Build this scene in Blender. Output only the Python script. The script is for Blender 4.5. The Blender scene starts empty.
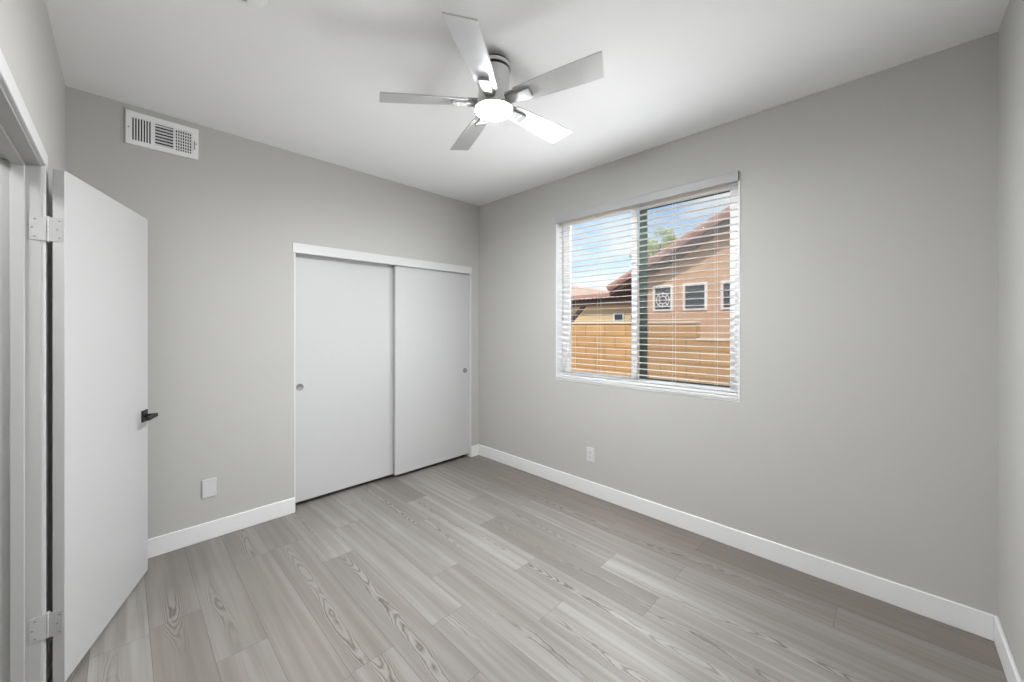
import bpy, bmesh, math, random
from mathutils import Vector, Matrix
PI = math.pi
S = bpy.context.scene
COL = S.collection

# ------------------------------------------------------------------ camera
F, CX, CY, YAW, CAMH = 383.49, 512.0, 325.85, math.radians(45.43), 1.4207
cam = bpy.data.cameras.new('camera')
cam.sensor_fit = 'HORIZONTAL'
cam.sensor_width = 36.0
cam.lens = F / 1024 * 36.0
cam.shift_x = 0.0
cam.shift_y = -(341.0 - CY) / 1024.0
cam.clip_start = 0.02
camo = bpy.data.objects.new('camera', cam)
COL.objects.link(camo)
camo.location = (0, 0, CAMH)
camo.rotation_euler = (PI / 2, 0, -YAW)
S.camera = camo

# ------------------------------------------------------------------ exposure
S.view_settings.view_transform = 'Standard'
S.view_settings.look = 'None'
S.view_settings.exposure = 0.26
S.view_settings.gamma = 1.0
S.view_settings.use_curve_mapping = False

# ------------------------------------------------------------------ sky
W = bpy.data.worlds.new('sky'); S.world = W
W.use_nodes = True
nt = W.node_tree; nt.nodes.clear()
def wn(t, **kw):
    n = nt.nodes.new(t)
    for k, v in kw.items(): setattr(n, k, v)
    return n
tc = wn('ShaderNodeTexCoord')
sep = wn('ShaderNodeSeparateXYZ'); nt.links.new(tc.outputs['Generated'], sep.inputs[0])
rmp = wn('ShaderNodeValToRGB'); nt.links.new(sep.outputs['Z'], rmp.inputs[0])
cr = rmp.color_ramp
cr.elements[0].position = 0.0; cr.elements[0].color = (0.80, 0.90, 0.98, 1)
cr.elements[1].position = 0.6; cr.elements[1].color = (0.16, 0.34, 0.72, 1)
e = cr.elements.new(0.14); e.color = (0.66, 0.84, 1.0, 1)
e = cr.elements.new(0.30); e.color = (0.36, 0.60, 0.95, 1)
mp = wn('ShaderNodeMapping'); mp.inputs['Scale'].default_value = (1.6, 1.6, 5.0)
nt.links.new(tc.outputs['Generated'], mp.inputs[0])
nz = wn('ShaderNodeTexNoise'); nz.inputs['Scale'].default_value = 2.3; nz.inputs['Detail'].default_value = 5
nt.links.new(mp.outputs[0], nz.inputs['Vector'])
r2 = wn('ShaderNodeValToRGB'); nt.links.new(nz.outputs['Fac'], r2.inputs[0])
r2.color_ramp.elements[0].position = 0.46; r2.color_ramp.elements[1].position = 0.66
mx = wn('ShaderNodeMix', data_type='RGBA')
nt.links.new(r2.outputs[0], mx.inputs[0]); nt.links.new(rmp.outputs[0], mx.inputs[6])
mx.inputs[7].default_value = (1.0, 1.0, 1.0, 1)
bg = wn('ShaderNodeBackground'); bg.inputs[1].default_value = 0.95
nt.links.new(mx.outputs[2], bg.inputs[0])
wo = wn('ShaderNodeOutputWorld'); nt.links.new(bg.outputs[0], wo.inputs[0])

# ------------------------------------------------------------------ sun and added fill lights at window and hall
def link(o): COL.objects.link(o); return o
sun = bpy.data.lights.new('sun', 'SUN'); sun.energy = 3.4; sun.angle = math.radians(0.6)
sun.color = (1.0, 0.95, 0.87)
suno = link(bpy.data.objects.new('sun', sun))
sd = Vector((0.62, 0.28, -0.73)).normalized()
suno.rotation_euler = sd.to_track_quat('-Z', 'Y').to_euler()
suno.location = (-6, -3, 12)

WIN_Y0, WIN_Y1, WIN_Z0, WIN_Z1 = 0.686, 2.152, 0.945, 2.400
day = bpy.data.lights.new('daylight_fill', 'AREA'); day.energy = 17; day.spread = math.radians(166)  # unseen area light added inside the blind to stand in for daylight
day.shape = 'RECTANGLE'; day.size = 1.34; day.size_y = 0.85
day.color = (0.97, 0.99, 1.0)
dayo = link(bpy.data.objects.new('daylight_fill', day))
dayo.location = (2.736, (WIN_Y0 + WIN_Y1) / 2, 1.42)
dayo.rotation_euler = (0, PI / 2, 0)

sky_l = bpy.data.lights.new('sky_fill', 'AREA'); sky_l.energy = 14  # unseen area light added outside, above the window, to light slat tops
sky_l.shape = 'RECTANGLE'; sky_l.size = 0.5; sky_l.size_y = 1.44
skyo = link(bpy.data.objects.new('sky_fill', sky_l))
skyo.location = (3.20, (WIN_Y0 + WIN_Y1) / 2, 2.55); skyo.rotation_euler = (0, math.radians(50), 0)
FAN_LAMP = 610.0
hall = bpy.data.lights.new('hall_fill', 'POINT'); hall.energy = 30; hall.shadow_soft_size = 0.12  # unseen light without a fixture, added to brighten the door jamb
hallo = link(bpy.data.objects.new('hall_fill', hall)); hallo.location = (-0.95, 1.6, 2.55)


# ------------------------------------------------------------------ material helpers
def mat(name, col, rough=0.5, metal=0.0, noise=0.0, nscale=20.0, bump=0.0, bscale=300.0, emit=0.0, spec=None):
    m = bpy.data.materials.new(name); m.use_nodes = True
    t = m.node_tree; b = t.nodes['Principled BSDF']
    b.inputs['Base Color'].default_value = (*col, 1)
    b.inputs['Roughness'].default_value = rough
    b.inputs['Metallic'].default_value = metal
    if spec is not None: b.inputs['Specular IOR Level'].default_value = spec
    tcn = t.nodes.new('ShaderNodeTexCoord')
    n = t.nodes.new('ShaderNodeTexNoise'); n.inputs['Scale'].default_value = nscale; n.inputs['Detail'].default_value = 3
    t.links.new(tcn.outputs['Object'], n.inputs['Vector'])
    mxn = t.nodes.new('ShaderNodeMix'); mxn.data_type = 'RGBA'
    k = 1 - noise
    mxn.inputs[6].default_value = (col[0] * k, col[1] * k, col[2] * k, 1)
    k = 1 + noise
    mxn.inputs[7].default_value = (min(1, col[0] * k), min(1, col[1] * k), min(1, col[2] * k), 1)
    t.links.new(n.outputs['Fac'], mxn.inputs[0]); t.links.new(mxn.outputs[2], b.inputs['Base Color'])
    if bump:
        n2 = t.nodes.new('ShaderNodeTexNoise'); n2.inputs['Scale'].default_value = bscale
        t.links.new(tcn.outputs['Object'], n2.inputs['Vector'])
        bp = t.nodes.new('ShaderNodeBump'); bp.inputs['Strength'].default_value = bump; bp.inputs['Distance'].default_value = 0.002
        t.links.new(n2.outputs['Fac'], bp.inputs['Height']); t.links.new(bp.outputs[0], b.inputs['Normal'])
    if emit:
        b.inputs['Emission Color'].default_value = (0.955, 0.978, 1.0, 1)
        b.inputs['Emission Strength'].default_value = emit
    return m

M = {}
M['wall'] = mat('grey_wall_paint', (0.530, 0.523, 0.504), 0.75, noise=0.012, nscale=3, bump=0.12, bscale=160, spec=0.3)
M['ceiling'] = mat('white_ceiling_paint', (0.935, 0.935, 0.94), 0.85, noise=0.01, nscale=3, bump=0.1, bscale=120, spec=0.2)
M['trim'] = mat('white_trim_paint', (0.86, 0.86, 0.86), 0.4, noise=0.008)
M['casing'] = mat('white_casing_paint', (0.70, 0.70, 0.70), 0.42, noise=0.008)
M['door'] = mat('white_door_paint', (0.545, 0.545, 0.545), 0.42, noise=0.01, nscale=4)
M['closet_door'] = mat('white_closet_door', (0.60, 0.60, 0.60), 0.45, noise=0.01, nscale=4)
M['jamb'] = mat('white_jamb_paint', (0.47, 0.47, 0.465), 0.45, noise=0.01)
M['vinyl'] = mat('white_window_vinyl', (0.93, 0.93, 0.93), 0.35, noise=0.005)
M['slat'] = mat('white_blind_slat', (0.84, 0.84, 0.83), 0.4, noise=0.008)
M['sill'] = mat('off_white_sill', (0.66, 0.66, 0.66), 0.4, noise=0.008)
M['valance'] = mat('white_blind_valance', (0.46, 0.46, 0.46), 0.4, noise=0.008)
M['plastic'] = mat('white_plate_plastic', (0.92, 0.92, 0.92), 0.35, noise=0.005)
M['plate'] = mat('soft_white_plate', (0.68, 0.68, 0.68), 0.35, noise=0.005)
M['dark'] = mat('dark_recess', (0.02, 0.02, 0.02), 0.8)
M['black'] = mat('matte_black_metal', (0.006, 0.006, 0.0065), 0.5, metal=0.0)
M['nickel'] = mat('brushed_nickel', (0.62, 0.62, 0.61), 0.27, metal=1.0, noise=0.04, nscale=60)
M['nickel_dk'] = mat('dull_nickel_cup', (0.30, 0.30, 0.295), 0.5, metal=0.5, noise=0.05, nscale=80)
M['bracket'] = mat('satin_nickel_bracket', (0.36, 0.36, 0.36), 0.50, metal=0.6, noise=0.03, nscale=60)
M['blade'] = mat('silver_fan_blade', (0.62, 0.62, 0.62), 0.30, metal=0.65, noise=0.02, nscale=12)
M['leaf_paint'] = mat('painted_hinge_leaf', (0.485, 0.485, 0.48), 0.5)
M['hinge'] = mat('satin_hinge_metal', (0.78, 0.78, 0.77), 0.4, metal=0.3, noise=0.03, nscale=50)
M['lamp'] = mat('lit_lamp_diffuser', (0.9, 0.9, 0.9), 0.5, emit=FAN_LAMP)
M['duct'] = mat('dark_duct', (0.03, 0.03, 0.03), 0.9)
M['screenframe'] = mat('dark_green_screen_frame', (0.10, 0.135, 0.12), 0.4)
M['cord'] = mat('white_cord', (0.75, 0.75, 0.73), 0.8)
M['wand'] = mat('grey_clear_wand', (0.35, 0.35, 0.35), 0.3)
M['hall'] = mat('hall_wall_paint', (0.5, 0.5, 0.49), 0.8)

def see_through(name, tint, gloss, haze=0.0):
    m = bpy.data.materials.new(name); m.use_nodes = True
    t = m.node_tree; t.nodes.clear()
    o = t.nodes.new('ShaderNodeOutputMaterial')
    tr = t.nodes.new('ShaderNodeBsdfTransparent'); tr.inputs[0].default_value = (*tint, 1)
    g = t.nodes.new('ShaderNodeBsdfGlossy'); g.inputs['Roughness'].default_value = 0.02
    mxs = t.nodes.new('ShaderNodeMixShader'); mxs.inputs[0].default_value = gloss
    t.links.new(tr.outputs[0], mxs.inputs[1]); t.links.new(g.outputs[0], mxs.inputs[2])
    last = mxs
    if haze:
        d = t.nodes.new('ShaderNodeBsdfDiffuse'); d.inputs[0].default_value = (0.45, 0.42, 0.42, 1)
        m2 = t.nodes.new('ShaderNodeMixShader'); m2.inputs[0].default_value = haze
        t.links.new(mxs.outputs[0], m2.inputs[1]); t.links.new(d.outputs[0], m2.inputs[2]); last = m2
    t.links.new(last.outputs[0], o.inputs[0])
    return m
M['glass'] = see_through('clear_window_glass', (0.98, 0.99, 0.98), 0.0006)
M['mesh'] = see_through('insect_screen_mesh', (1, 1, 1), 0.0, haze=0.16)

# ------------------------------------------------------------------ geometry helpers
def box(bm, x0, x1, y0, y1, z0, z1, bev=0.0, seg=2):
    v = [bm.verts.new(p) for p in ((x0,y0,z0),(x1,y0,z0),(x1,y1,z0),(x0,y1,z0),(x0,y0,z1),(x1,y0,z1),(x1,y1,z1),(x0,y1,z1))]
    fs = [bm.faces.new([v[i] for i in f]) for f in ((0,3,2,1),(4,5,6,7),(0,1,5,4),(1,2,6,5),(2,3,7,6),(3,0,4,7))]
    if bev:
        es = list({e for f in fs for e in f.edges})
        bmesh.ops.bevel(bm, geom=es, offset=bev, segments=seg, affect='EDGES', profile=0.5)
def cyl(bm, p0, p1, r0, r1=None, n=24):
    r1 = r0 if r1 is None else r1
    p0, p1 = Vector(p0), Vector(p1); d = (p1 - p0).normalized()
    a = d.orthogonal().normalized(); b = d.cross(a)
    A = [bm.verts.new(p0 + r0 * (math.cos(2*PI*i/n) * a + math.sin(2*PI*i/n) * b)) for i in range(n)]
    B = [bm.verts.new(p1 + r1 * (math.cos(2*PI*i/n) * a + math.sin(2*PI*i/n) * b)) for i in range(n)]
    for i in range(n):
        bm.faces.new((A[i], A[(i+1) % n], B[(i+1) % n], B[i]))
    bm.faces.new(A[::-1]); bm.faces.new(B)
def lathe(bm, prof, c=(0, 0), n=64, axis='z', cap=True):
    rings = []
    for r, z in prof:
        ring = []
        for i in range(n):
            x, y = r * math.cos(2*PI*i/n), r * math.sin(2*PI*i/n)
            p = (c[0] + x, c[1] + y, z)
            if axis == 'y': p = (c[0] + x, z, c[1] + y)
            if axis == 'x': p = (z, c[0] + x, c[1] + y)
            ring.append(bm.verts.new(p))
        rings.append(ring)
    for A, B in zip(rings, rings[1:]):
        for i in range(n): bm.faces.new((A[i], A[(i+1) % n], B[(i+1) % n], B[i]))
    if cap:
        bm.faces.new(rings[0]); bm.faces.new(rings[-1])
def prism(bm, pts, axis, a, b):
    """closed outline pts (2-D) pushed from a to b along an axis"""
    def P(p, t):
        return {'x': (t, p[0], p[1]), 'y': (p[0], t, p[1]), 'z': (p[0], p[1], t)}[axis]
    A = [bm.verts.new(P(p, a)) for p in pts]; B = [bm.verts.new(P(p, b)) for p in pts]
    n = len(pts)
    for i in range(n): bm.faces.new((A[i], A[(i+1) % n], B[(i+1) % n], B[i]))
    bm.faces.new(A[::-1]); bm.faces.new(B)

ROOTM = {}
def new(): return bmesh.new()
def obj(name, bm, m, parent=None, smooth=False, local=False, loc=None):
    """one mesh object; geometry is given in world space unless local"""
    bmesh.ops.recalc_face_normals(bm, faces=bm.faces[:])
    off = Matrix.Identity(4)
    if parent is not None: off = ROOTM[parent.name]
    elif loc is not None: off = Matrix.Translation(loc)
    if not local and off != Matrix.Identity(4): bm.transform(off.inverted())
    me = bpy.data.meshes.new(name); bm.to_mesh(me); bm.free()
    if smooth:
        for p in me.polygons: p.use_smooth = True
    o = bpy.data.objects.new(name, me); link(o)
    if m is not None:
        for mm in (m if isinstance(m, (list, tuple)) else [m]): me.materials.append(mm)
    if parent is not None: o.parent = parent; ROOTM[o.name] = off
    else:
        o.matrix_world = off if loc is not None else Matrix.Identity(4); ROOTM[o.name] = off
    if smooth == 'angle':
        mod = None
        for e in me.edges: pass
    return o
def sharp(o, deg=35):
    me = o.data; b = bmesh.new(); b.from_mesh(me)
    for e in b.edges:
        if len(e.link_faces) == 2 and e.calc_face_angle(0) > math.radians(deg): e.smooth = False
    b.to_mesh(me); b.free(); return o
def tag(o, label, cat, group=None, kind=None):
    o['label'] = label; o['category'] = cat
    if group: o['group'] = group
    if kind: o['kind'] = kind
    return o
def thing(name, label, cat, loc=(0, 0, 0), rotz=0.0, group=None, kind=None):
    o = bpy.data.objects.new(name, None); link(o)
    o.empty_display_size = 0.05
    o.location = loc; o.rotation_euler = (0, 0, rotz)
    ROOTM[o.name] = Matrix.Translation(loc) @ Matrix.Rotation(rotz, 4, 'Z')
    return tag(o, label, cat, group, kind)
def struct(name, bm, m, label, cat, parent=None):
    o = obj(name, bm, m, parent)
    return tag(o, label, cat, kind='structure')

# ------------------------------------------------------------------ room shell
XL, XR, YB, YF, H = -0.222, 2.762, 3.234, -0.347, 2.743
TW = 0.115
JY0, JY1, JZ = 1.500, 2.330, 2.036              # clear door opening in the left wall
CX0, CX1, CZ = 0.912, 2.654, 2.045              # closet opening in the back wall
HX = -1.45                                      # far side of the hallway

# floor: planks as separate faces with a hair-line joint
def floor_mesh():
    bm = new()
    tone = bm.loops.layers.float_color.new('tone'); bm.loops.layers.float_color.new('across')
    tone = bm.loops.layers.float_color['tone']; uu = bm.loops.layers.float_color['across']
    rows = {0: 1.544, 1: 0.62, 2: 1.203, 3: 1.545, 4: 0.861, 5: 1.217, 6: 0.862, 7: 0.190, 8: 0.873, 9: 0.35,
            -1: 1.200, -2: 0.35, -3: 1.56, -4: 0.80, -5: 0.02, -6: 2.43, -7: 1.9, -8: 1.1}
    dark = {(0, 1): .25, (0, 0): .45, (4, 1): .85, (5, 1): .55, (6, 0): .45, (4, 0): .18, (3, 0): .2, (3, 1): .35, (3, 2): .75,
            (2, 0): .12, (2, 1): .45, (2, 2): .4, (5, 0): .05, (6, 1): .25, (7, 0): .5, (7, 1): .45, (7, 2): .5,
            (8, 0): .75, (8, 1): .65, (9, 1): .7, (9, 0): .6, (9, 2): .7, (1, 0): .6, (1, 1): .3, (1, 2): .4}  # rows by the window wall: plank tone plus painted shade below the window
    brown = {6: .4, 7: .7, 8: 1.0, 9: 1.0, -3: .45, -4: .3, -5: .5, -2: .35}
    rng = random.Random(5)
    w, L, g = 0.1885, 1.22, 0.0006
    for k in range(-13, 10):
        x0 = 1.03 + w * k; x1 = x0 + w
        j = rows.get(k, rng.random() * 1.2)
        y = j - 2 * L; n = -2
        while y < 4.0:
            ya, yb = max(y, -0.60), min(y + L, 4.0)
            xa, xb = max(x0, -1.6), min(x1, 2.90)
            if yb > ya and xb > xa:
                t = dark.get((k, n + 1), rng.uniform(.15, .75)); br = brown.get(k, rng.uniform(0, .25))
                vs = [bm.verts.new(p) for p in ((xa + g, ya + g, 0), (xb - g, ya + g, 0), (xb - g, yb - g, 0), (xa + g, yb - g, 0))]
                f = bm.faces.new(vs); pid = rng.random()
                for lp in f.loops: lp[tone] = (.34 + .68 * (t - .4) + .15 * (t > .7), br, pid, 1)
                for lp in f.loops: lp[uu] = (0.0 if lp.vert.co.x < (xa + xb) / 2 else 1.0, 0, 0, 1)
            y += L; n += 1
    # sub-floor a hair below, seen as the dark joint line
    vs = [bm.verts.new(p) for p in ((-1.6, -0.6, -0.0015), (2.9, -0.6, -0.0015), (2.9, 4.0, -0.0015), (-1.6, 4.0, -0.0015))]
    f = bm.faces.new(vs); f.material_index = 1
    vs2 = [bm.verts.new(p) for p in ((-1.6, -0.6, -0.08), (2.9, -0.6, -0.08), (2.9, 4.0, -0.08), (-1.6, 4.0, -0.08))]
    f = bm.faces.new(vs2[::-1]); f.material_index = 1
    for i in range(4):
        f = bm.faces.new((vs[i], vs2[i], vs2[(i+1) % 4], vs[(i+1) % 4])); f.material_index = 1
    return bm
def wood():
    m = bpy.data.materials.new('grey_oak_planks'); m.use_nodes = True
    t = m.node_tree; b = t.nodes['Principled BSDF']; N = t.nodes.new; L = t.links.new
    at = N('ShaderNodeAttribute'); at.attribute_name = 'tone'
    sp = N('ShaderNodeSeparateColor'); L(at.outputs['Color'], sp.inputs[0])
    tc = N('ShaderNodeTexCoord')
    off = N('ShaderNodeCombineXYZ')
    def math_(op, a, bb=None):
        n = N('ShaderNodeMath'); n.operation = op
        for i, v in enumerate((a, bb)):
            if v is None: continue
            if isinstance(v, (int, float)): n.inputs[i].default_value = v
            else: L(v, n.inputs[i])
        return n.outputs[0]
    L(math_('MULTIPLY', sp.outputs[2], 37.0), off.inputs[0]); L(math_('MULTIPLY', sp.outputs[2], 91.0), off.inputs[1])
    L(math_('MULTIPLY', sp.outputs[2], 17.0), off.inputs[2])
    add = N('ShaderNodeVectorMath'); add.operation = 'ADD'; L(tc.outputs['Object'], add.inputs[0]); L(off.outputs[0], add.inputs[1])
    def mapped(sc):
        mp = N('ShaderNodeMapping'); mp.inputs['Scale'].default_value = sc; L(add.outputs[0], mp.inputs[0]); return mp.outputs[0]
    def noise(vec, scale, detail=2, rough=.5, dist=0.0):
        n = N('ShaderNodeTexNoise'); n.inputs['Scale'].default_value = scale; n.inputs['Detail'].default_value = detail
        n.inputs['Roughness'].default_value = rough; n.inputs['Distortion'].default_value = dist
        L(vec, n.inputs['Vector']); return n.outputs['Fac']
    def ramp(fac, stops):
        r = N('ShaderNodeValToRGB'); L(fac, r.inputs[0])
        while len(r.color_ramp.elements) < len(stops): r.color_ramp.elements.new(0.5)
        for e, (p, c) in zip(r.color_ramp.elements, stops): e.position = p; e.color = (*c, 1) if isinstance(c, tuple) else (c, c, c, 1)
        return r.outputs[0]
    def mix(fac, a, bb, blend='MIX'):
        n = N('ShaderNodeMix'); n.data_type = 'RGBA'; n.blend_type = blend
        if isinstance(fac, (int, float)): n.inputs[0].default_value = fac
        else: L(fac, n.inputs[0])
        for i, v in ((6, a), (7, bb)):
            if isinstance(v, tuple): n.inputs[i].default_value = (*v, 1)
            else: L(v, n.inputs[i])
        return n.outputs[2]
    # cathedral grain: arcs that close along the middle of a plank, straight lines near its edges
    ua = N('ShaderNodeAttribute'); ua.attribute_name = 'across'
    us = N('ShaderNodeSeparateColor'); L(ua.outputs['Color'], us.inputs[0])
    wob = noise(mapped((.02, .9, 1)), 1.0, 2)
    cu = math_('ADD', math_('SUBTRACT', us.outputs[0], .5), math_('MULTIPLY', math_('SUBTRACT', wob, .5), 1.3))
    par = math_('MULTIPLY', math_('MULTIPLY', cu, cu), 3.6)
    fld = math_('ADD', noise(mapped((.6, 1.25, 1)), 1.0, 1), par)
    fld = math_('ADD', fld, math_('MULTIPLY', noise(mapped((16, 5.0, 1)), 1.0, 3, .6), .14))
    rings = math_('ABSOLUTE', math_('SINE', math_('MULTIPLY', fld, 62.0)))
    ringc = ramp(rings, [(0.0, 1.0), (0.30, .45), (0.62, 0.0), (1.0, 0.0)])
    zn = noise(mapped((3.0, .7, 1)), 1.0, 2)
    zone = ramp(zn, [(0.46, 0.0), (0.62, 1.0)])
    centre = ramp(math_('ABSOLUTE', cu), [(0.08, 1.0), (0.34, .08)])
    ringm = math_('MULTIPLY', math_('MULTIPLY', ringc, zone), centre)
    fib = ramp(noise(mapped((150, 3.0, 1)), 1.0, 3, .6), [(0.3, 0.0), (0.7, 1.0)])
    blot = ramp(noise(mapped((9, .9, 1)), 1.0, 3), [(0.38, 0.0), (0.66, 1.0)])
    streak = ramp(noise(mapped((34, .7, 1)), 1.0, 3), [(0.40, 0.0), (0.64, 1.0)])
    light = (0.410, 0.399, 0.380); dk = (0.175, 0.164, 0.147); brn = (0.225, 0.178, 0.140)
    c = mix(sp.outputs[0], light, dk)
    c = mix(math_('MULTIPLY', sp.outputs[1], .60), c, brn)
    c = mix(math_('MULTIPLY', blot, .55), c, dk)
    c = mix(math_('MULTIPLY', math_('MULTIPLY', centre, zone), .35), c, (0.20, 0.178, 0.155))
    c = mix(math_('MULTIPLY', streak, .46), c, (0.165, 0.145, 0.125))
    c = mix(math_('MULTIPLY', fib, .12), c, (0.14, 0.125, 0.11))
    c = mix(math_('MULTIPLY', ringm, .85), c, (0.09, 0.078, 0.066))
    pale = math_('MULTIPLY', math_('MULTIPLY', ramp(rings, [(0.6, 0.0), (1.0, 1.0)]), zone), centre)
    c = mix(math_('MULTIPLY', pale, .25), c, (0.50, 0.48, 0.45))
    L(c, b.inputs['Base Color'])
    b.inputs['Roughness'].default_value = 0.42
    b.inputs['Specular IOR Level'].default_value = 0.4
    bp = N('ShaderNodeBump'); bp.inputs['Strength'].default_value = 0.08; bp.inputs['Distance'].default_value = 0.001
    L(fib, bp.inputs['Height']); L(bp.outputs[0], b.inputs['Normal'])
    return m
fl = obj('floor', floor_mesh(), [wood(), mat('dark_plank_joint', (0.09, 0.083, 0.077), 0.9)])
tag(fl, 'grey oak plank floor of the empty bedroom', 'floor', kind='structure')

bm = new(); box(bm, HX - .15, XR + .14, YF - .15, 4.05, H, H + .18)
struct('ceiling', bm, M['ceiling'], 'smooth white ceiling above the bedroom', 'ceiling')

# back wall with the closet recess behind it
bm = new(); T = .10
box(bm, XL - TW, CX0, YB, YB + T, 0, H); box(bm, CX1, XR, YB, YB + T, 0, H); box(bm, CX0, CX1, YB, YB + T, CZ, H)
box(bm, CX0 - .25, XR, 3.90, 4.0, 0, H); box(bm, CX0 - .25, CX0 - .15, YB + T, 3.90, 0, H)
struct('wall_back', bm, M['wall'], 'grey back wall holding the sliding closet doors and air vent', 'wall')
# right wall with the window opening
bm = new(); WX = XR + .125
box(bm, XR, WX, YF - .1, WIN_Y0, 0, H); box(bm, XR, WX, WIN_Y1, 4.0, 0, H)
box(bm, XR, WX, WIN_Y0, WIN_Y1, 0, WIN_Z0); box(bm, XR, WX, WIN_Y0, WIN_Y1, WIN_Z1, H)
struct('wall_right', bm, M['wall'], 'grey right wall around the window with blinds', 'wall')
bm = new(); box(bm, XL - TW, XR, YF - .1, YF, 0, H)
struct('wall_front', bm, M['wall'], 'grey wall strip at the right edge of the photo', 'wall')
# left wall with the doorway
bm = new(); jt = .016
box(bm, XL - TW, XL, YF, JY0 - jt, 0, H); box(bm, XL - TW, XL, JY1 + jt, YB, 0, H); box(bm, XL - TW, XL, JY0 - jt, JY1 + jt, JZ + jt, H)
struct('wall_left', bm, M['wall'], 'grey left wall with the white cased doorway', 'wall')
# hallway beyond the doorway
bm = new()
box(bm, HX - .1, HX, YF - .1, 4.0, 0, H); box(bm, HX, XL - TW, YF - .1, YF, 0, H); box(bm, HX, XL - TW, 3.3, 3.4, 0, H)
struct('wall_hall', bm, M['hall'], 'pale hallway walls outside the doorway', 'wall')

# baseboards
def baseboard(name, label, segs):
    bm = new()
    for s in segs: box(bm, *s, 0.0, .116, .003, 1)
    struct(name, bm, M['trim'], label, 'baseboard')
bt = .013
baseboard('baseboard_back', 'white baseboard on the back wall left of the closet', [(XL + bt, CX0 + .008, YB - bt, YB)])
baseboard('baseboard_corner', 'short white baseboard between the closet and the far corner', [(CX1 - .004, XR - bt, YB - bt, YB)])
baseboard('baseboard_right', 'long white baseboard under the window wall', [(XR - bt, XR, YF + bt, YB)])
baseboard('baseboard_front', 'white baseboard at the right edge of the photo', [(XL + bt, XR, YF, YF + bt)])
baseboard('baseboard_left', 'white baseboard on the left wall behind the open door', [(XL, XL + bt, JY1 + .066, YB), (XL, XL + bt, YF, JY0 - .066)])

# doorway: jamb with stop, and casing
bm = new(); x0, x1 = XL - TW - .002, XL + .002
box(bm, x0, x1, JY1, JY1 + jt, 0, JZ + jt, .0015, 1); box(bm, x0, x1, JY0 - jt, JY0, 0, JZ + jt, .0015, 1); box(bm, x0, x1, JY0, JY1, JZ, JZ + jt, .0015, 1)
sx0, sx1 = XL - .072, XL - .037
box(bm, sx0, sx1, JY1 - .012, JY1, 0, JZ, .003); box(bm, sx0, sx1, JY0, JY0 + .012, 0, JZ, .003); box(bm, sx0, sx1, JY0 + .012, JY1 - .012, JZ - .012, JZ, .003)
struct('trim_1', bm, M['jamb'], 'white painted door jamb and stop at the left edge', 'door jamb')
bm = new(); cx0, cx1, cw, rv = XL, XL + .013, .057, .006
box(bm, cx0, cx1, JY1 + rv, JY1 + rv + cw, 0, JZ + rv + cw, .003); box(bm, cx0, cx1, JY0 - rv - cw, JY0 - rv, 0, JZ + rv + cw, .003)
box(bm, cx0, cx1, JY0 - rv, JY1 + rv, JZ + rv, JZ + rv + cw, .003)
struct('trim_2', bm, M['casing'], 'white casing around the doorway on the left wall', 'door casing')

# closet liner and header board
bm = new()
box(bm, CX0, CX0 + .014, YB - .002, YB + T, 0, CZ, .0015, 1); box(bm, CX1 - .014, CX1, YB - .002, YB + T, 0, CZ, .0015, 1)
box(bm, CX0 + .014, CX1 - .014, YB + .03, YB + T, CZ - .012, CZ, .0015, 1)
struct('trim_3', bm, M['casing'], 'white liner around the sides of the closet opening', 'closet jamb')
bm = new(); box(bm, CX0 - .006, CX1 + .004, YB - .005, YB + .016, 1.980, 2.056, .003)
struct('trim_4', bm, M['casing'], 'white header board above the sliding closet doors', 'closet header')

# ------------------------------------------------------------------ sliding closet doors
def closet_door(name, label, x0, x1, y0, pullx, pullz):
    t = thing(name, label, 'sliding door', ((x0 + x1) / 2, y0 + .0175, .016), kind='structure')
    bm = new(); box(bm, x0, x1, y0, y0 + .035, .033, 1.995, .002, 1)
    obj('door_panel', bm, M['closet_door'], t)
    bm = new(); lathe(bm, [(.0, y0 - .0015), (.021, y0 - .0015), (.0225, y0 - .003), (.0265, y0 - .0035), (.0275, y0 - .002), (.0275, y0 + .001)], (pullx, pullz), 40, 'y', cap=False)
    p = obj('finger_pull', bm, M['nickel_dk'], t, smooth=True)
    p['label'] = 'round dull nickel finger pull'
    return t
closet_door('door_2', 'left white sliding closet door, set behind the other one', CX0 + .014, 1.800, 3.314, .980, .938)
closet_door('door_3', 'right white sliding closet door, in front beside the far corner', 1.772, CX1 - .016, 3.262, 2.588, .940)

# ------------------------------------------------------------------ open bedroom door
DW, DH, DT = .779, 2.022, .035
DA = math.atan2(.734, .262)
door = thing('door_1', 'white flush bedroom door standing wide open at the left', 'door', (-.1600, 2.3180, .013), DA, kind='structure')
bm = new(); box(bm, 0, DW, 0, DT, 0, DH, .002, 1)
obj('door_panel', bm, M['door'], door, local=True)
# lever sets on both faces
def lever(sign, face):
    bm = new(); hx, hz = DW - .057, .900
    y = lambda a: face + sign * a
    def b(x0, x1, a0, a1, z0, z1, bev): box(bm, x0, x1, *sorted((y(a0), y(a1))), z0, z1, bev)
    b(hx - .032, hx + .032, 0, .009, hz - .032, hz + .032, .002)
    o = obj('rosette', bm, M['black'], door, local=True)
    bm = new(); cyl(bm, (hx, y(.009), hz), (hx, y(.050), hz), .011); r = obj('lever_neck', bm, M['black'], o, local=True)
    bm = new(); b(hx - .108, hx + .012, .044, .060, hz - .010, hz + .010, .003)
    obj('lever_bar', bm, M['black'], o, local=True)
    o['label'] = 'matt black square rosette with lever'
lever(-1, 0.0); lever(1, DT)
bm = new(); box(bm, DW - .0005, DW + .002, .005, .030, .900 - .028, .900 + .028, .001, 1)
obj('latch_plate', bm, M['black'], door, local=True)
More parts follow.
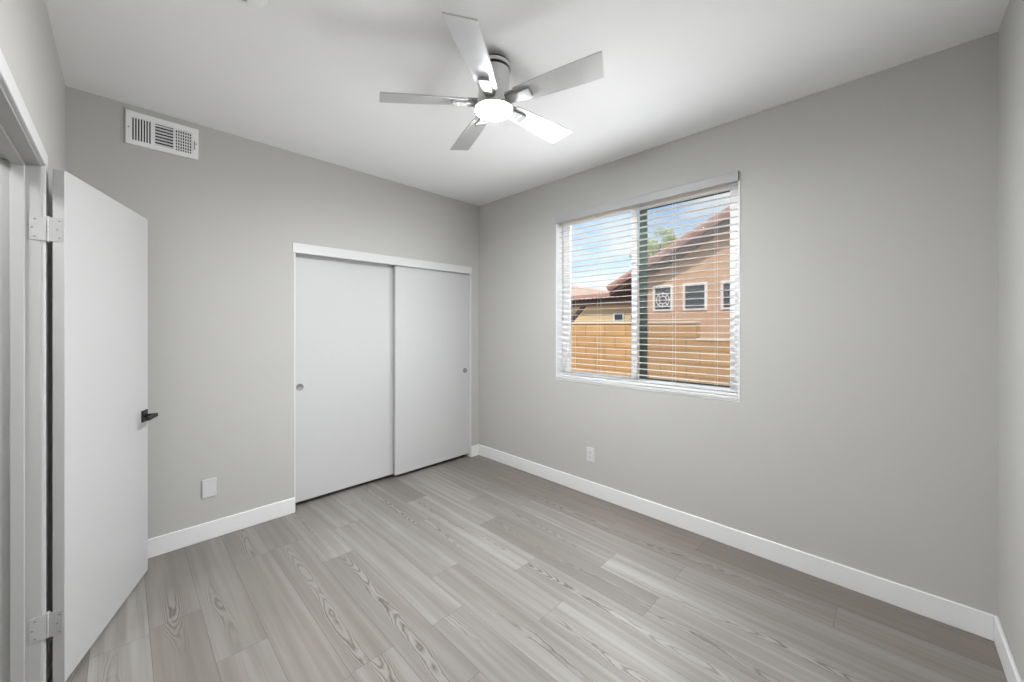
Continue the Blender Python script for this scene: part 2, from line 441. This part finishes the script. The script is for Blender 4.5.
# two butt hinges: knuckle on the far face side, leaf on the door edge, leaf on the jamb
pinx, piny = .004, DT + .0125
for zc in (1.797, .256):
    zl = zc - .013; hh = .0465
    bm = new()
    for i in range(5):
        a = zl - hh + i * (2 * hh / 5); cyl(bm, (pinx, piny, a + .0006), (pinx, piny, a + 2 * hh / 5 - .0006), .0075, n=20)
    cyl(bm, (pinx, piny, zl - hh - .004), (pinx, piny, zl + hh + .004), .0050, n=16)
    hg = obj('hinge', bm, M['hinge'], door, local=True); hg['label'] = 'satin nickel butt hinge'
    bm = new(); box(bm, -.0022, .0003, .006, piny, zl - hh, zl + hh); obj('hinge_leaf', bm, M['leaf_paint'], hg, local=True)
    # leaf on the jamb, in world space
    bm = new(); box(bm, -.250, -.208, JY1 - .0022, JY1 + .0003, zc - hh, zc + hh); obj('jamb_leaf', bm, M['leaf_paint'], hg)
    bm = new()
    for sxx, szz in ((-.236, -.033), (-.243, 0), (-.236, .033)):
        cyl(bm, (sxx, JY1 - .0034, zc + szz), (sxx, JY1 - .002, zc + szz), .0034, n=12)
    for syy, szz in ((.014, -.033), (.020, 0), (.014, .033)):
        v = ROOTM[door.name]
        cyl(bm, v @ Vector((-.0034, syy, zl + szz)), v @ Vector((-.002, syy, zl + szz)), .0034, n=12)
    obj('screw_head', bm, M['nickel_dk'], hg)

# ------------------------------------------------------------------ window
FX0, FX1 = 2.842, 2.892
win = thing('window_1', 'white two-panel sliding window in the right wall', 'window', (2.865, (WIN_Y0 + WIN_Y1) / 2, WIN_Z0), kind='structure')
def ring(bm, x0, x1, y0, y1, z0, z1, wl, wr, wt, wb, bev=.003):
    """frame bars: l at low y, r at high y"""
    box(bm, x0, x1, y0, y0 + wl, z0, z1, bev); box(bm, x0, x1, y1 - wr, y1, z0, z1, bev)
    box(bm, x0, x1, y0 + wl, y1 - wr, z0, z0 + wb, bev); box(bm, x0, x1, y0 + wl, y1 - wr, z1 - wt, z1, bev)
bm = new(); ring(bm, FX0, FX1, WIN_Y0, WIN_Y1, WIN_Z0 + .002, WIN_Z1, .046, .046, .040, .034)
obj('window_frame', bm, M['vinyl'], win)
# reveal liner, slightly proud of the wall
bm = new(); ring(bm, XR - .005, FX0, WIN_Y0 - .006, WIN_Y1 + .004, WIN_Z0 - .011, WIN_Z1 + .004, .0095, .0055, .006, .0095, .001)
obj('reveal_liner', bm, M['vinyl'], win)
bm = new(); box(bm, XR - .010, FX0, WIN_Y0 + .003, WIN_Y1 + .002, WIN_Z0 - .003, WIN_Z0 + .020, .005)
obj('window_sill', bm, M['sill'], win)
bm = new(); ring(bm, FX0 + .006, FX0 + .028, 1.421, WIN_Y1 - .040, WIN_Z0 + .034, WIN_Z1 - .034, .047, .045, .022, .030)
sa = obj('sash', bm, M['vinyl'], win)
bm = new(); box(bm, FX0 + .015, FX0 + .019, 1.466, WIN_Y1 - .084, WIN_Z0 + .063, WIN_Z1 - .055); obj('pane', bm, M['glass'], sa)
bm = new(); ring(bm, FX0 + .030, FX0 + .046, WIN_Y0 + .040, 1.452, WIN_Z0 + .034, WIN_Z1 - .034, .042, .030, .018, .022)
sb = obj('sash', bm, M['vinyl'], win)
bm = new(); box(bm, FX0 + .036, FX0 + .040, WIN_Y0 + .08, 1.425, WIN_Z0 + .055, WIN_Z1 - .05); obj('pane', bm, M['glass'], sb)
bm = new(); ring(bm, FX0 + .052, FX0 + .062, WIN_Y0 + .074, 1.423, WIN_Z0 + .050, WIN_Z1 - .046, .012, .064, .022, .016, .002)
sc = obj('screen_frame', bm, M['screenframe'], win); sc['label'] = 'dark green insect screen frame'
bm = new(); box(bm, FX0 + .056, FX0 + .0565, WIN_Y0 + .084, 1.362, WIN_Z0 + .064, WIN_Z1 - .066); obj('screen_mesh', bm, M['mesh'], sc)

# ------------------------------------------------------------------ window blind
bl = thing('window_blind', 'white horizontal slatted blind hanging open in the window', 'window blind', (2.795, (WIN_Y0 + WIN_Y1) / 2, WIN_Z1))
BY0, BY1 = WIN_Y0 + .010, WIN_Y1 - .008
bm = new(); NS = 29; ztop, pitch = 2.318, .0472
for i in range(NS):
    z = ztop - i * pitch; hw = .0205; th = .0020
    top = [(2.795 + hw * u, z + .0012 * (1 - u * u)) for u in (-1, -.5, 0, .5, 1)]
    pts = top + [(x, zz - th) for x, zz in reversed(top)]
    prism(bm, pts, 'y', BY0, BY1)
obj('slat_panel', bm, M['slat'], bl)
bm = new(); box(bm, 2.770, 2.818, BY0, BY1, 2.342, 2.392, .002); obj('head_rail', bm, M['slat'], bl)
bm = new()
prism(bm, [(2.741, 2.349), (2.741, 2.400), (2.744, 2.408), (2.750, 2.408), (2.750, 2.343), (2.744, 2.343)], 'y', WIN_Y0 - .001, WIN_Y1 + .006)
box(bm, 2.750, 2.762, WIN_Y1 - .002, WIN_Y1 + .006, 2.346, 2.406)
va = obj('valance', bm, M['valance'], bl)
bm = new(); box(bm, 2.743, 2.7615, WIN_Y0 - .003, WIN_Y0 - .0008, 2.347, 2.405); ec = obj('end_shade', bm, M['dark'], va); ec['label'] = 'dark plate standing in for the shaded hollow end of the valance'  # dark plate paints the shade inside the hollow valance end
bm = new(); box(bm, 2.768, 2.820, BY0, BY1, .967, .985, .005, 3); obj('bottom_rail', bm, M['slat'], bl)
for yc in (1.985, 1.730, 1.110, .830):
    bm = new()
    for xx in (2.7695, 2.8205): cyl(bm, (xx, yc, .975), (xx, yc, 2.345), .0008, n=6)
    obj('ladder_cord', bm, M['cord'], bl)
bm = new(); cyl(bm, (2.764, 2.083, 1.50), (2.764, 2.083, 2.335), .0036, n=10); cyl(bm, (2.764, 2.083, 1.47), (2.764, 2.083, 1.50), .005, .0036, n=10)
obj('tilt_wand', bm, M['wand'], bl)

# ------------------------------------------------------------------ ceiling fan
FXc, FYc = 1.301, 1.410
fan = thing('ceiling_fan', 'five-blade silver ceiling fan with a lit round lamp', 'ceiling fan', (FXc, FYc, H))
bm = new(); lathe(bm, [(.0, H - .028), (.086, H - .028), (.088, H - .030), (.088, H - .044), (.086, H - .047), (.0, H - .047)], (FXc, FYc), cap=False)
sharp(obj('canopy', bm, M['nickel'], fan, smooth=True))
bm = new(); lathe(bm, [(.0, H - .0005), (.050, H - .0005), (.050, H - .023), (.0865, H - .023), (.0865, H - .029), (.0, H - .029)], (FXc, FYc), cap=False)  # mount coloured black, its rim painting the shadow gap above the canopy
sharp(obj('mount_gap_shade', bm, M['black'], fan, smooth=True))
bm = new(); lathe(bm, [(.0, H - .046), (.080, H - .046), (.080, H - .056), (.0, H - .056)], (FXc, FYc), cap=False)  # black band paints the shaded gap under the canopy
sharp(obj('gap_shade_ring', bm, M['black'], fan, smooth=True))
bm = new(); lathe(bm, [(.0, H - .054), (.078, H - .054), (.080, H - .056), (.078, H - .095), (.076, H - .150), (.080, H - .185), (.088, H - .212), (.096, H - .224), (.098, H - .232), (.098, H - .243), (.093, H - .247), (.0, H - .247)], (FXc, FYc), cap=False)
hs = sharp(obj('motor_housing', bm, M['nickel'], fan, smooth=True))
bm = new(); lathe(bm, [(.0, H - .2465), (.089, H - .2465), (.089, H - .251), (.082, H - .256), (.06, H - .258), (.0, H - .259)], (FXc, FYc), cap=False)
lp = obj('lamp_diffuser', bm, M['lamp'], fan, smooth=True); lp['label'] = 'glowing white lamp disc'
ZB = H - .208
PITCH = math.radians(13.1)
TILT = Matrix.Rotation(math.radians(-1.8), 4, Vector((.7124, .7018, 0)))
def blade(k):
    a = math.radians(-145.5 - 72 * k)
    Mx = Matrix.Translation((FXc, FYc, ZB)) @ TILT @ Matrix.Rotation(a, 4, 'Z') @ Matrix.Rotation(-PITCH, 4, 'X')
    r0, r1, n = .125, .550, 12
    up = []; dn = []
    for i in range(n + 1):
        s = i / n; r = r0 + (r1 - r0) * s
        w = .045 + .0205 * s + .004 * math.sin(PI * s)
        up.append((r - .013 * s, w)); dn.append((r + .013 * s, -w))
    pts = dn + up[::-1]
    bm = new(); prism(bm, pts, 'z', -.003, .003)
    es = [e for e in bm.edges if abs(e.verts[0].co.z - e.verts[1].co.z) < 1e-6]
    bmesh.ops.bevel(bm, geom=es, offset=.0018, segments=2, affect='EDGES')
    bm.transform(Mx)
    b = obj('fan_blade', bm, M['blade'], fan)
    # blade iron: curved arm under the blade ending in a raised plate
    bm = new()
    prof = [(.070, -.012), (.110, -.016), (.150, -.015), (.185, -.012), (.205, -.010), (.208, -.004), (.205, -.003), (.070, -.003)]
    prism(bm, prof, 'y', -.023, .023)
    box(bm, .172, .206, -.026, .026, -.016, -.003, .004)
    box(bm, .070, .135, -.030, .030, -.003, .010, .003)
    bm.transform(Mx)
    obj('blade_bracket', bm, M['bracket'], b)
for k in range(5): blade(k)

# ------------------------------------------------------------------ smoke detector, vent, plates
t = thing('smoke_detector', 'round white smoke detector on the ceiling at the top edge', 'smoke detector', (.345, 1.794, H))
bm = new(); lathe(bm, [(.0, H - .0005), (.066, H - .0005), (.066, H - .012), (.062, H - .016), (.0, H - .016)], (.345, 1.794), 48, cap=False)
sharp(obj('base', bm, M['plastic'], t, smooth=True))
bm = new(); lathe(bm, [(.0, H - .016), (.056, H - .016), (.055, H - .030), (.046, H - .036), (.0, H - .037)], (.345, 1.794), 48, cap=False)
sharp(obj('cover', bm, M['plastic'], t, smooth=True))
bm = new(); cyl(bm, (.333, 1.806, H - .036), (.333, 1.806, H - .040), .012); obj('test_button', bm, M['valance'], t)

vx0, vx1, vz0, vz1 = .012, .348, 2.506, 2.703
t = thing('air_vent', 'white metal air register high on the back wall', 'air vent', ((vx0 + vx1) / 2, YB, vz0))
bm = new(); y0, y1 = YB - .014, YB - .003
sec = [(vx0 + .028, vx0 + .114), (vx0 + .128, vx0 + .212), (vx0 + .224, vx0 + .304)]
za, zb = vz0 + .028, vz1 - .034
box(bm, vx0, sec[0][0], y0, YB, vz0, vz1); box(bm, sec[2][1], vx1, y0, YB, vz0, vz1)
box(bm, sec[0][0], sec[2][1], y0, YB, vz0, za); box(bm, sec[0][0], sec[2][1], y0, YB, zb, vz1)
box(bm, sec[0][1], sec[1][0], y0, YB, za, zb); box(bm, sec[1][1], sec[2][0], y0, YB, za, zb)
obj('frame', bm, M['plastic'], t)
bm = new(); box(bm, sec[0][0], sec[2][1], YB - .002, YB - .0005, za, zb); obj('duct_opening', bm, M['duct'], t)
bm = new(); a, b = sec[0]; st = (b - a) / 7
for i in range(7): box(bm, a + i * st + st * .52, a + (i + 1) * st, y0 + .001, YB - .003, za, zb)
obj('louver_panel', bm, M['plastic'], t)
bm = new(); a, b = sec[1]; st = (zb - za) / 7
for i in range(7):
    z = za + i * st
    prism(bm, [(y0 + .001, z + st * .05), (y0 + .001, z + st * .22), (YB - .003, z + st * .80), (YB - .003, z + st * .62)], 'x', a, b)
obj('louver_panel', bm, M['plastic'], t)
bm = new(); a, b = sec[2]; st = (b - a) / 7
for i in range(7): box(bm, a + i * st + st * .55, a + (i + 1) * st, y0 + .001, y0 + .004, za, zb)
st = (zb - za) / 7
for i in range(7): box(bm, a, b, YB - .006, YB - .003, za + i * st + st * .70, za + (i + 1) * st)
obj('louver_panel', bm, M['plastic'], t)
bm = new(); box(bm, sec[2][1] + .010, sec[2][1] + .014, y0 - .006, y0 + .001, vz0 + .06, vz0 + .115); obj('damper_lever', bm, M['nickel_dk'], t)
bm = new()
cyl(bm, (vx0 + .012, y0 - .001, (vz0 + vz1) / 2), (vx0 + .012, y0 + .001, (vz0 + vz1) / 2), .004, n=12)
obj('screw_head', bm, M['nickel_dk'], t)
bm = new()
cyl(bm, (vx1 - .012, y0 - .001, (vz0 + vz1) / 2), (vx1 - .012, y0 + .001, (vz0 + vz1) / 2), .004, n=12)
obj('screw_head', bm, M['nickel_dk'], t)

t = thing('wall_plate', 'blank white cover plate low on the wall between open door and closet', 'wall plate', (.404, YB, .282))
bm = new(); box(bm, .366, .443, YB - .008, YB - .0002, .281, .402, .004); obj('plate', bm, M['plate'], t)
for zz in (.303, .380):
    bm = new(); cyl(bm, (.4045, YB - .0088, zz), (.4045, YB - .0075, zz), .003, n=12); obj('screw_head', bm, M['plate'], t)
t = thing('wall_outlet', 'white electrical outlet below the window near the far corner', 'electrical outlet', (XR, 1.79, .280))
bm = new(); box(bm, XR - .007, XR - .0002, 1.751, 1.829, .279, .399, .003); obj('plate', bm, M['plate'], t)
for zz in (.318, .360):
    bm = new(); box(bm, XR - .009, XR - .006, 1.773, 1.807, zz - .015, zz + .015, .003); r = obj('socket', bm, M['plate'], t)
    bm = new()
    for yy in (1.783, 1.797): box(bm, XR - .0094, XR - .0085, yy - .001, yy + .001, zz - .004, zz + .006)
    cyl(bm, (XR - .0094, 1.79, zz - .009), (XR - .0085, 1.79, zz - .009), .0022, n=10)
    obj('socket_slot', bm, M['dark'], r)

# ------------------------------------------------------------------ outside
M['stucco'] = mat('tan_stucco', (0.60, 0.37, 0.23), 0.9, noise=0.06, nscale=2.5, bump=.2, bscale=60)
M['stucco2'] = mat('pale_tan_stucco', (0.62, 0.47, 0.28), 0.9, noise=0.05, nscale=2)
M['white_out'] = mat('white_exterior_trim', (0.85, 0.82, 0.78), 0.6)
M['fascia'] = mat('dark_brown_fascia', (0.085, 0.055, 0.045), 0.8)
M['darkglass'] = mat('dark_window_glass', (0.035, 0.045, 0.06), 0.08)
M['ground'] = mat('sandy_yard', (0.42, 0.33, 0.24), 0.95, noise=.15, nscale=3)
M['leaf'] = mat('yellow_green_leaves', (0.42, 0.50, 0.14), 0.7, noise=.35, nscale=1.5)
M['bark'] = mat('tree_bark', (0.13, 0.09, 0.06), 0.9, noise=.2, nscale=8)
M['cap'] = mat('pale_wall_cap', (0.74, 0.60, 0.44), 0.85, noise=.05)
def brick_mat():
    m = bpy.data.materials.new('tan_block_wall'); m.use_nodes = True
    t = m.node_tree; b = t.nodes['Principled BSDF']
    tc = t.nodes.new('ShaderNodeTexCoord'); sp = t.nodes.new('ShaderNodeSeparateXYZ'); cb = t.nodes.new('ShaderNodeCombineXYZ')
    t.links.new(tc.outputs['Object'], sp.inputs[0]); t.links.new(sp.outputs['Y'], cb.inputs[0]); t.links.new(sp.outputs['Z'], cb.inputs[1])
    br = t.nodes.new('ShaderNodeTexBrick'); t.links.new(cb.outputs[0], br.inputs['Vector'])
    br.inputs['Color1'].default_value = (0.62, 0.36, 0.15, 1); br.inputs['Color2'].default_value = (0.54, 0.30, 0.125, 1)
    br.inputs['Mortar'].default_value = (0.36, 0.20, 0.09, 1)
    br.inputs['Scale'].default_value = 1.0; br.inputs['Mortar Size'].default_value = .008
    br.inputs['Brick Width'].default_value = .40; br.inputs['Row Height'].default_value = .20
    n = t.nodes.new('ShaderNodeTexNoise'); n.inputs['Scale'].default_value = 6; n.inputs['Detail'].default_value = 4
    t.links.new(tc.outputs['Object'], n.inputs['Vector'])
    mx = t.nodes.new('ShaderNodeMix'); mx.data_type = 'RGBA'; mx.blend_type = 'MULTIPLY'; mx.inputs[0].default_value = .35
    t.links.new(br.outputs['Color'], mx.inputs[6]); t.links.new(n.outputs['Color'], mx.inputs[7])
    t.links.new(br.outputs['Color'], mx.inputs[6])
    rr = t.nodes.new('ShaderNodeValToRGB'); t.links.new(n.outputs['Fac'], rr.inputs[0])
    rr.color_ramp.elements[0].position = .3; rr.color_ramp.elements[0].color = (.6, .6, .6, 1); rr.color_ramp.elements[1].position = .7
    t.links.new(rr.outputs[0], mx.inputs[7]); t.links.new(mx.outputs[2], b.inputs['Base Color'])
    b.inputs['Roughness'].default_value = .95
    return m
M['block'] = brick_mat()
def tile_mat():
    m = mat('clay_roof_tile', (0.46, 0.26, 0.205), 0.9, noise=.3, nscale=6)
    return m
M['tile'] = tile_mat()
M['tile_pale'] = mat('faded_roof_tile', (0.70, 0.52, 0.44), 0.9, noise=.12, nscale=5)
GZ = -.15
bm = new(); box(bm, WX + .02, 45, -14, 40, GZ - .1, GZ)
struct('ground', bm, M['ground'], 'sandy ground outside the window', 'ground')

fw = thing('block_wall', 'tan block garden wall seen through the lower window', 'garden wall', (6.1, 4, GZ))
bm = new(); box(bm, 6.0, 6.18, 2.055, 12, GZ, 1.455); obj('tall_section', bm, M['block'], fw)
bm = new(); box(bm, 6.0, 6.18, -3, 2.055, GZ, 1.205); obj('low_section', bm, M['block'], fw)
bm = new(); box(bm, 5.98, 6.20, 2.055, 12, 1.455, 1.487, .005, 1); box(bm, 5.98, 6.20, -3, 2.055, 1.205, 1.240, .005, 1); obj('wall_cap', bm, M['cap'], fw)

def tile_strip(bm, p0, p1, depth_vec, r=.075, n=18):
    """a run of half-round tiles laid side by side from p0 to p1"""
    p0, p1, dv = Vector(p0), Vector(p1), Vector(depth_vec)
    for i in range(n):
        c = p0.lerp(p1, (i + .5) / n)
        cyl(bm, c, c + dv, r, n=10)

# neighbour house with a gable facing us
hx = 10.0
house = thing('house', 'tan stucco house with a tiled gable beyond the garden wall', 'house', (hx + 3, 2, GZ))
def rz(y): return 2.48 + (5.60 - y) * .500         # top edge of the rake
YR = 0.4                                          # ridge
zr = rz(YR)
bm = new()
prism(bm, [(4.96, GZ), (4.96, rz(4.96) - .22), (YR, zr - .22), (-4.1, rz(4.96) - .22), (-4.1, GZ)], 'x', hx, hx + 7)
obj('wall', bm, M['stucco'], house)
bm = new(); ov = .42
for s in (1, -1):
    yf = lambda y: y if s == 1 else 2 * YR - y
    pts = [(yf(5.60), 2.48 - .03), (yf(YR), zr - .03), (yf(YR), zr - .24), (yf(5.60), 2.48 - .22)]
    prism(bm, pts, 'x', hx - ov, hx + 7.3)
rf = obj('roof', bm, M['fascia'], house)
bm = new()
for s in (1, -1):
    y5 = 5.62 if s == 1 else 2 * YR - 5.62
    # barrel tiles: rows running up the slope, plus the rake row along the gable edge
    for i in range(26):
        x = hx - ov - .02 + i * .29
        cyl(bm, (x, y5, 2.455), (x, YR, zr - .035), .085, n=10)
    n = 16
    for i in range(n):
        a = Vector((hx - ov - .05, y5, 2.48)).lerp(Vector((hx - ov - .05, YR, zr + .02)), i / n)
        b = Vector((hx - ov - .05, y5, 2.48)).lerp(Vector((hx - ov - .05, YR, zr + .02)), (i + 1.12) / n)
        cyl(bm, a, b, .085, .065, n=10)
obj('roof_tiles', bm, M['tile'], rf)
for y0, y1 in ((4.46, 4.05), (3.68, 3.22), (2.80, 2.34)):
    zt, zb_ = 2.46, 1.86
    bm = new(); ring(bm, hx - .05, hx + .02, y1 - .06, y0 + .06, zb_ - .05, zt + .03, .060, .045, .045, .04, .006)
    wv = obj('window', bm, M['white_out'], house)
    bm = new(); box(bm, hx - .012, hx + .01, y1, y0, zb_, zt); obj('pane', bm, M['darkglass'], wv)
    if y0 > 4:
        bm = new()
        for rr_ in (.17, .095):
            n = 28; A = []
            for i in range(n):
                p, q = 2 * PI * i / n, 2 * PI * (i + 1) / n; yc, zc = (y0 + y1) / 2, 2.10
                cyl(bm, (hx - .03, yc + rr_ * math.cos(p), zc + rr_ * math.sin(p)), (hx - .03, yc + rr_ * math.cos(q), zc + rr_ * math.sin(q)), .012, n=6)
        for i in range(8):
            p = 2 * PI * i / 8
            cyl(bm, (hx - .03, yc + .095 * math.cos(p), zc + .095 * math.sin(p)), (hx - .03, yc + .20 * math.cos(p), zc + .20 * math.sin(p)), .011, n=6)
        g = obj('iron_grille', bm, M['white_out'], wv); g['label'] = 'pale round scrollwork grille'

# patio cover with a tiled top, left of the house
pc = thing('patio_cover', 'dark timber patio cover with a red tiled top beside the tan house', 'patio cover', (12.8, 7.4, GZ))
bm = new()
y_r, y_l = 5.95, 8.80
v = [bm.verts.new(q) for q in ((11.8, y_r, 2.46), (11.8, y_l, 2.43), (13.8, y_l, 2.46), (13.8, y_r, 2.80), (11.8, y_r, 2.38), (11.8, y_l, 2.35), (13.8, y_l, 2.36), (13.8, y_r, 2.68))]
for q in ((0, 1, 2, 3), (4, 7, 6, 5), (0, 4, 5, 1), (1, 5, 6, 2), (2, 6, 7, 3), (3, 7, 4, 0)): bm.faces.new([v[i] for i in q])
obj('roof_deck', bm, M['fascia'], pc)
bm = new(); n = 16
for i in range(n):
    s_ = (i + .5) / n; yy = y_r + (y_l - y_r) * s_
    cyl(bm, (11.74, yy, 2.475 - .03 * s_), (13.85, yy, 2.82 - .33 * s_), .092, n=8)
obj('roof_tiles', bm, M['tile'], pc)
bm = new(); box(bm, 11.85, 12.0, y_r, y_l, 2.13, 2.40); obj('beam', bm, M['fascia'], pc)
for yy in (8.68, 6.05):
    bm = new(); box(bm, 11.86, 12.0, yy - .08, yy + .08, GZ, 2.14); obj('post', bm, M['fascia'], pc)
bm = new(); prism(bm, [(8.60, 1.50), (8.60, 1.72), (8.12, 2.14), (7.96, 2.14)], 'x', 11.88, 11.98); obj('brace', bm, M['fascia'], pc)

# farther tan house behind the patio
fh = thing('house', 'pale tan house seen under the patio cover', 'house', (17, 11, GZ))
bm = new(); box(bm, 16, 21, 7.6, 17.2, GZ, 2.65); obj('wall', bm, M['stucco2'], fh)
bm = new(); prism(bm, [(7.2, 2.62), (12.4, 3.62), (17.6, 2.62), (17.6, 2.5), (7.2, 2.5)], 'x', 15.5, 21.5); r = obj('roof', bm, M['tile_pale'], fh)
bm = new(); ring(bm, 15.96, 16.02, 8.62, 9.12, 1.62, 2.02, .04, .04, .04, .04, .004); wv = obj('window', bm, M['white_out'], fh)
bm = new(); box(bm, 15.98, 16.0, 8.6, 9.1, 1.66, 1.96); obj('pane', bm, M['darkglass'], wv)

# tree behind the gable
tx, ty, tz = 24.0, 10.9, 6.55
tr = thing('tree', 'yellow-green leafy tree showing above the gable roof', 'tree', (tx, ty, GZ))
rng = random.Random(3)
bm = new(); cyl(bm, (tx, ty, GZ), (tx + .1, ty, 5.2), .16, .10, 10)
for i in range(7):
    a = 2 * PI * i / 7; cyl(bm, (tx + .1, ty, 4.9), (tx + .7 * math.cos(a), ty + .7 * math.sin(a), 6.5 + .4 * math.sin(3 * a)), .06, .02, 6)
obj('trunk', bm, M['bark'], tr)
bm = new()
clumps = [(Vector((tx, ty, tz)) + Vector((rng.uniform(-1.1, 1.1), rng.uniform(-1.3, 1.0), rng.uniform(-1.2, .7))), rng.uniform(.28, .5)) for _ in range(26)]
for _ in range(5200):
    c, r = rng.choice(clumps)
    d = Vector((rng.gauss(0, 1), rng.gauss(0, 1), rng.gauss(0, 1))).normalized() * r * rng.uniform(.55, 1)
    p = c + d; s = rng.uniform(.045, .085)
    u = Vector((rng.gauss(0, 1), rng.gauss(0, 1), rng.gauss(0, .6))).normalized(); v = u.orthogonal().normalized() * .5
    vs = [bm.verts.new(q) for q in (p - u * s, p + v * s, p + u * s, p - v * s)]
    bm.faces.new(vs)
obj('crown', bm, M['leaf'], tr)
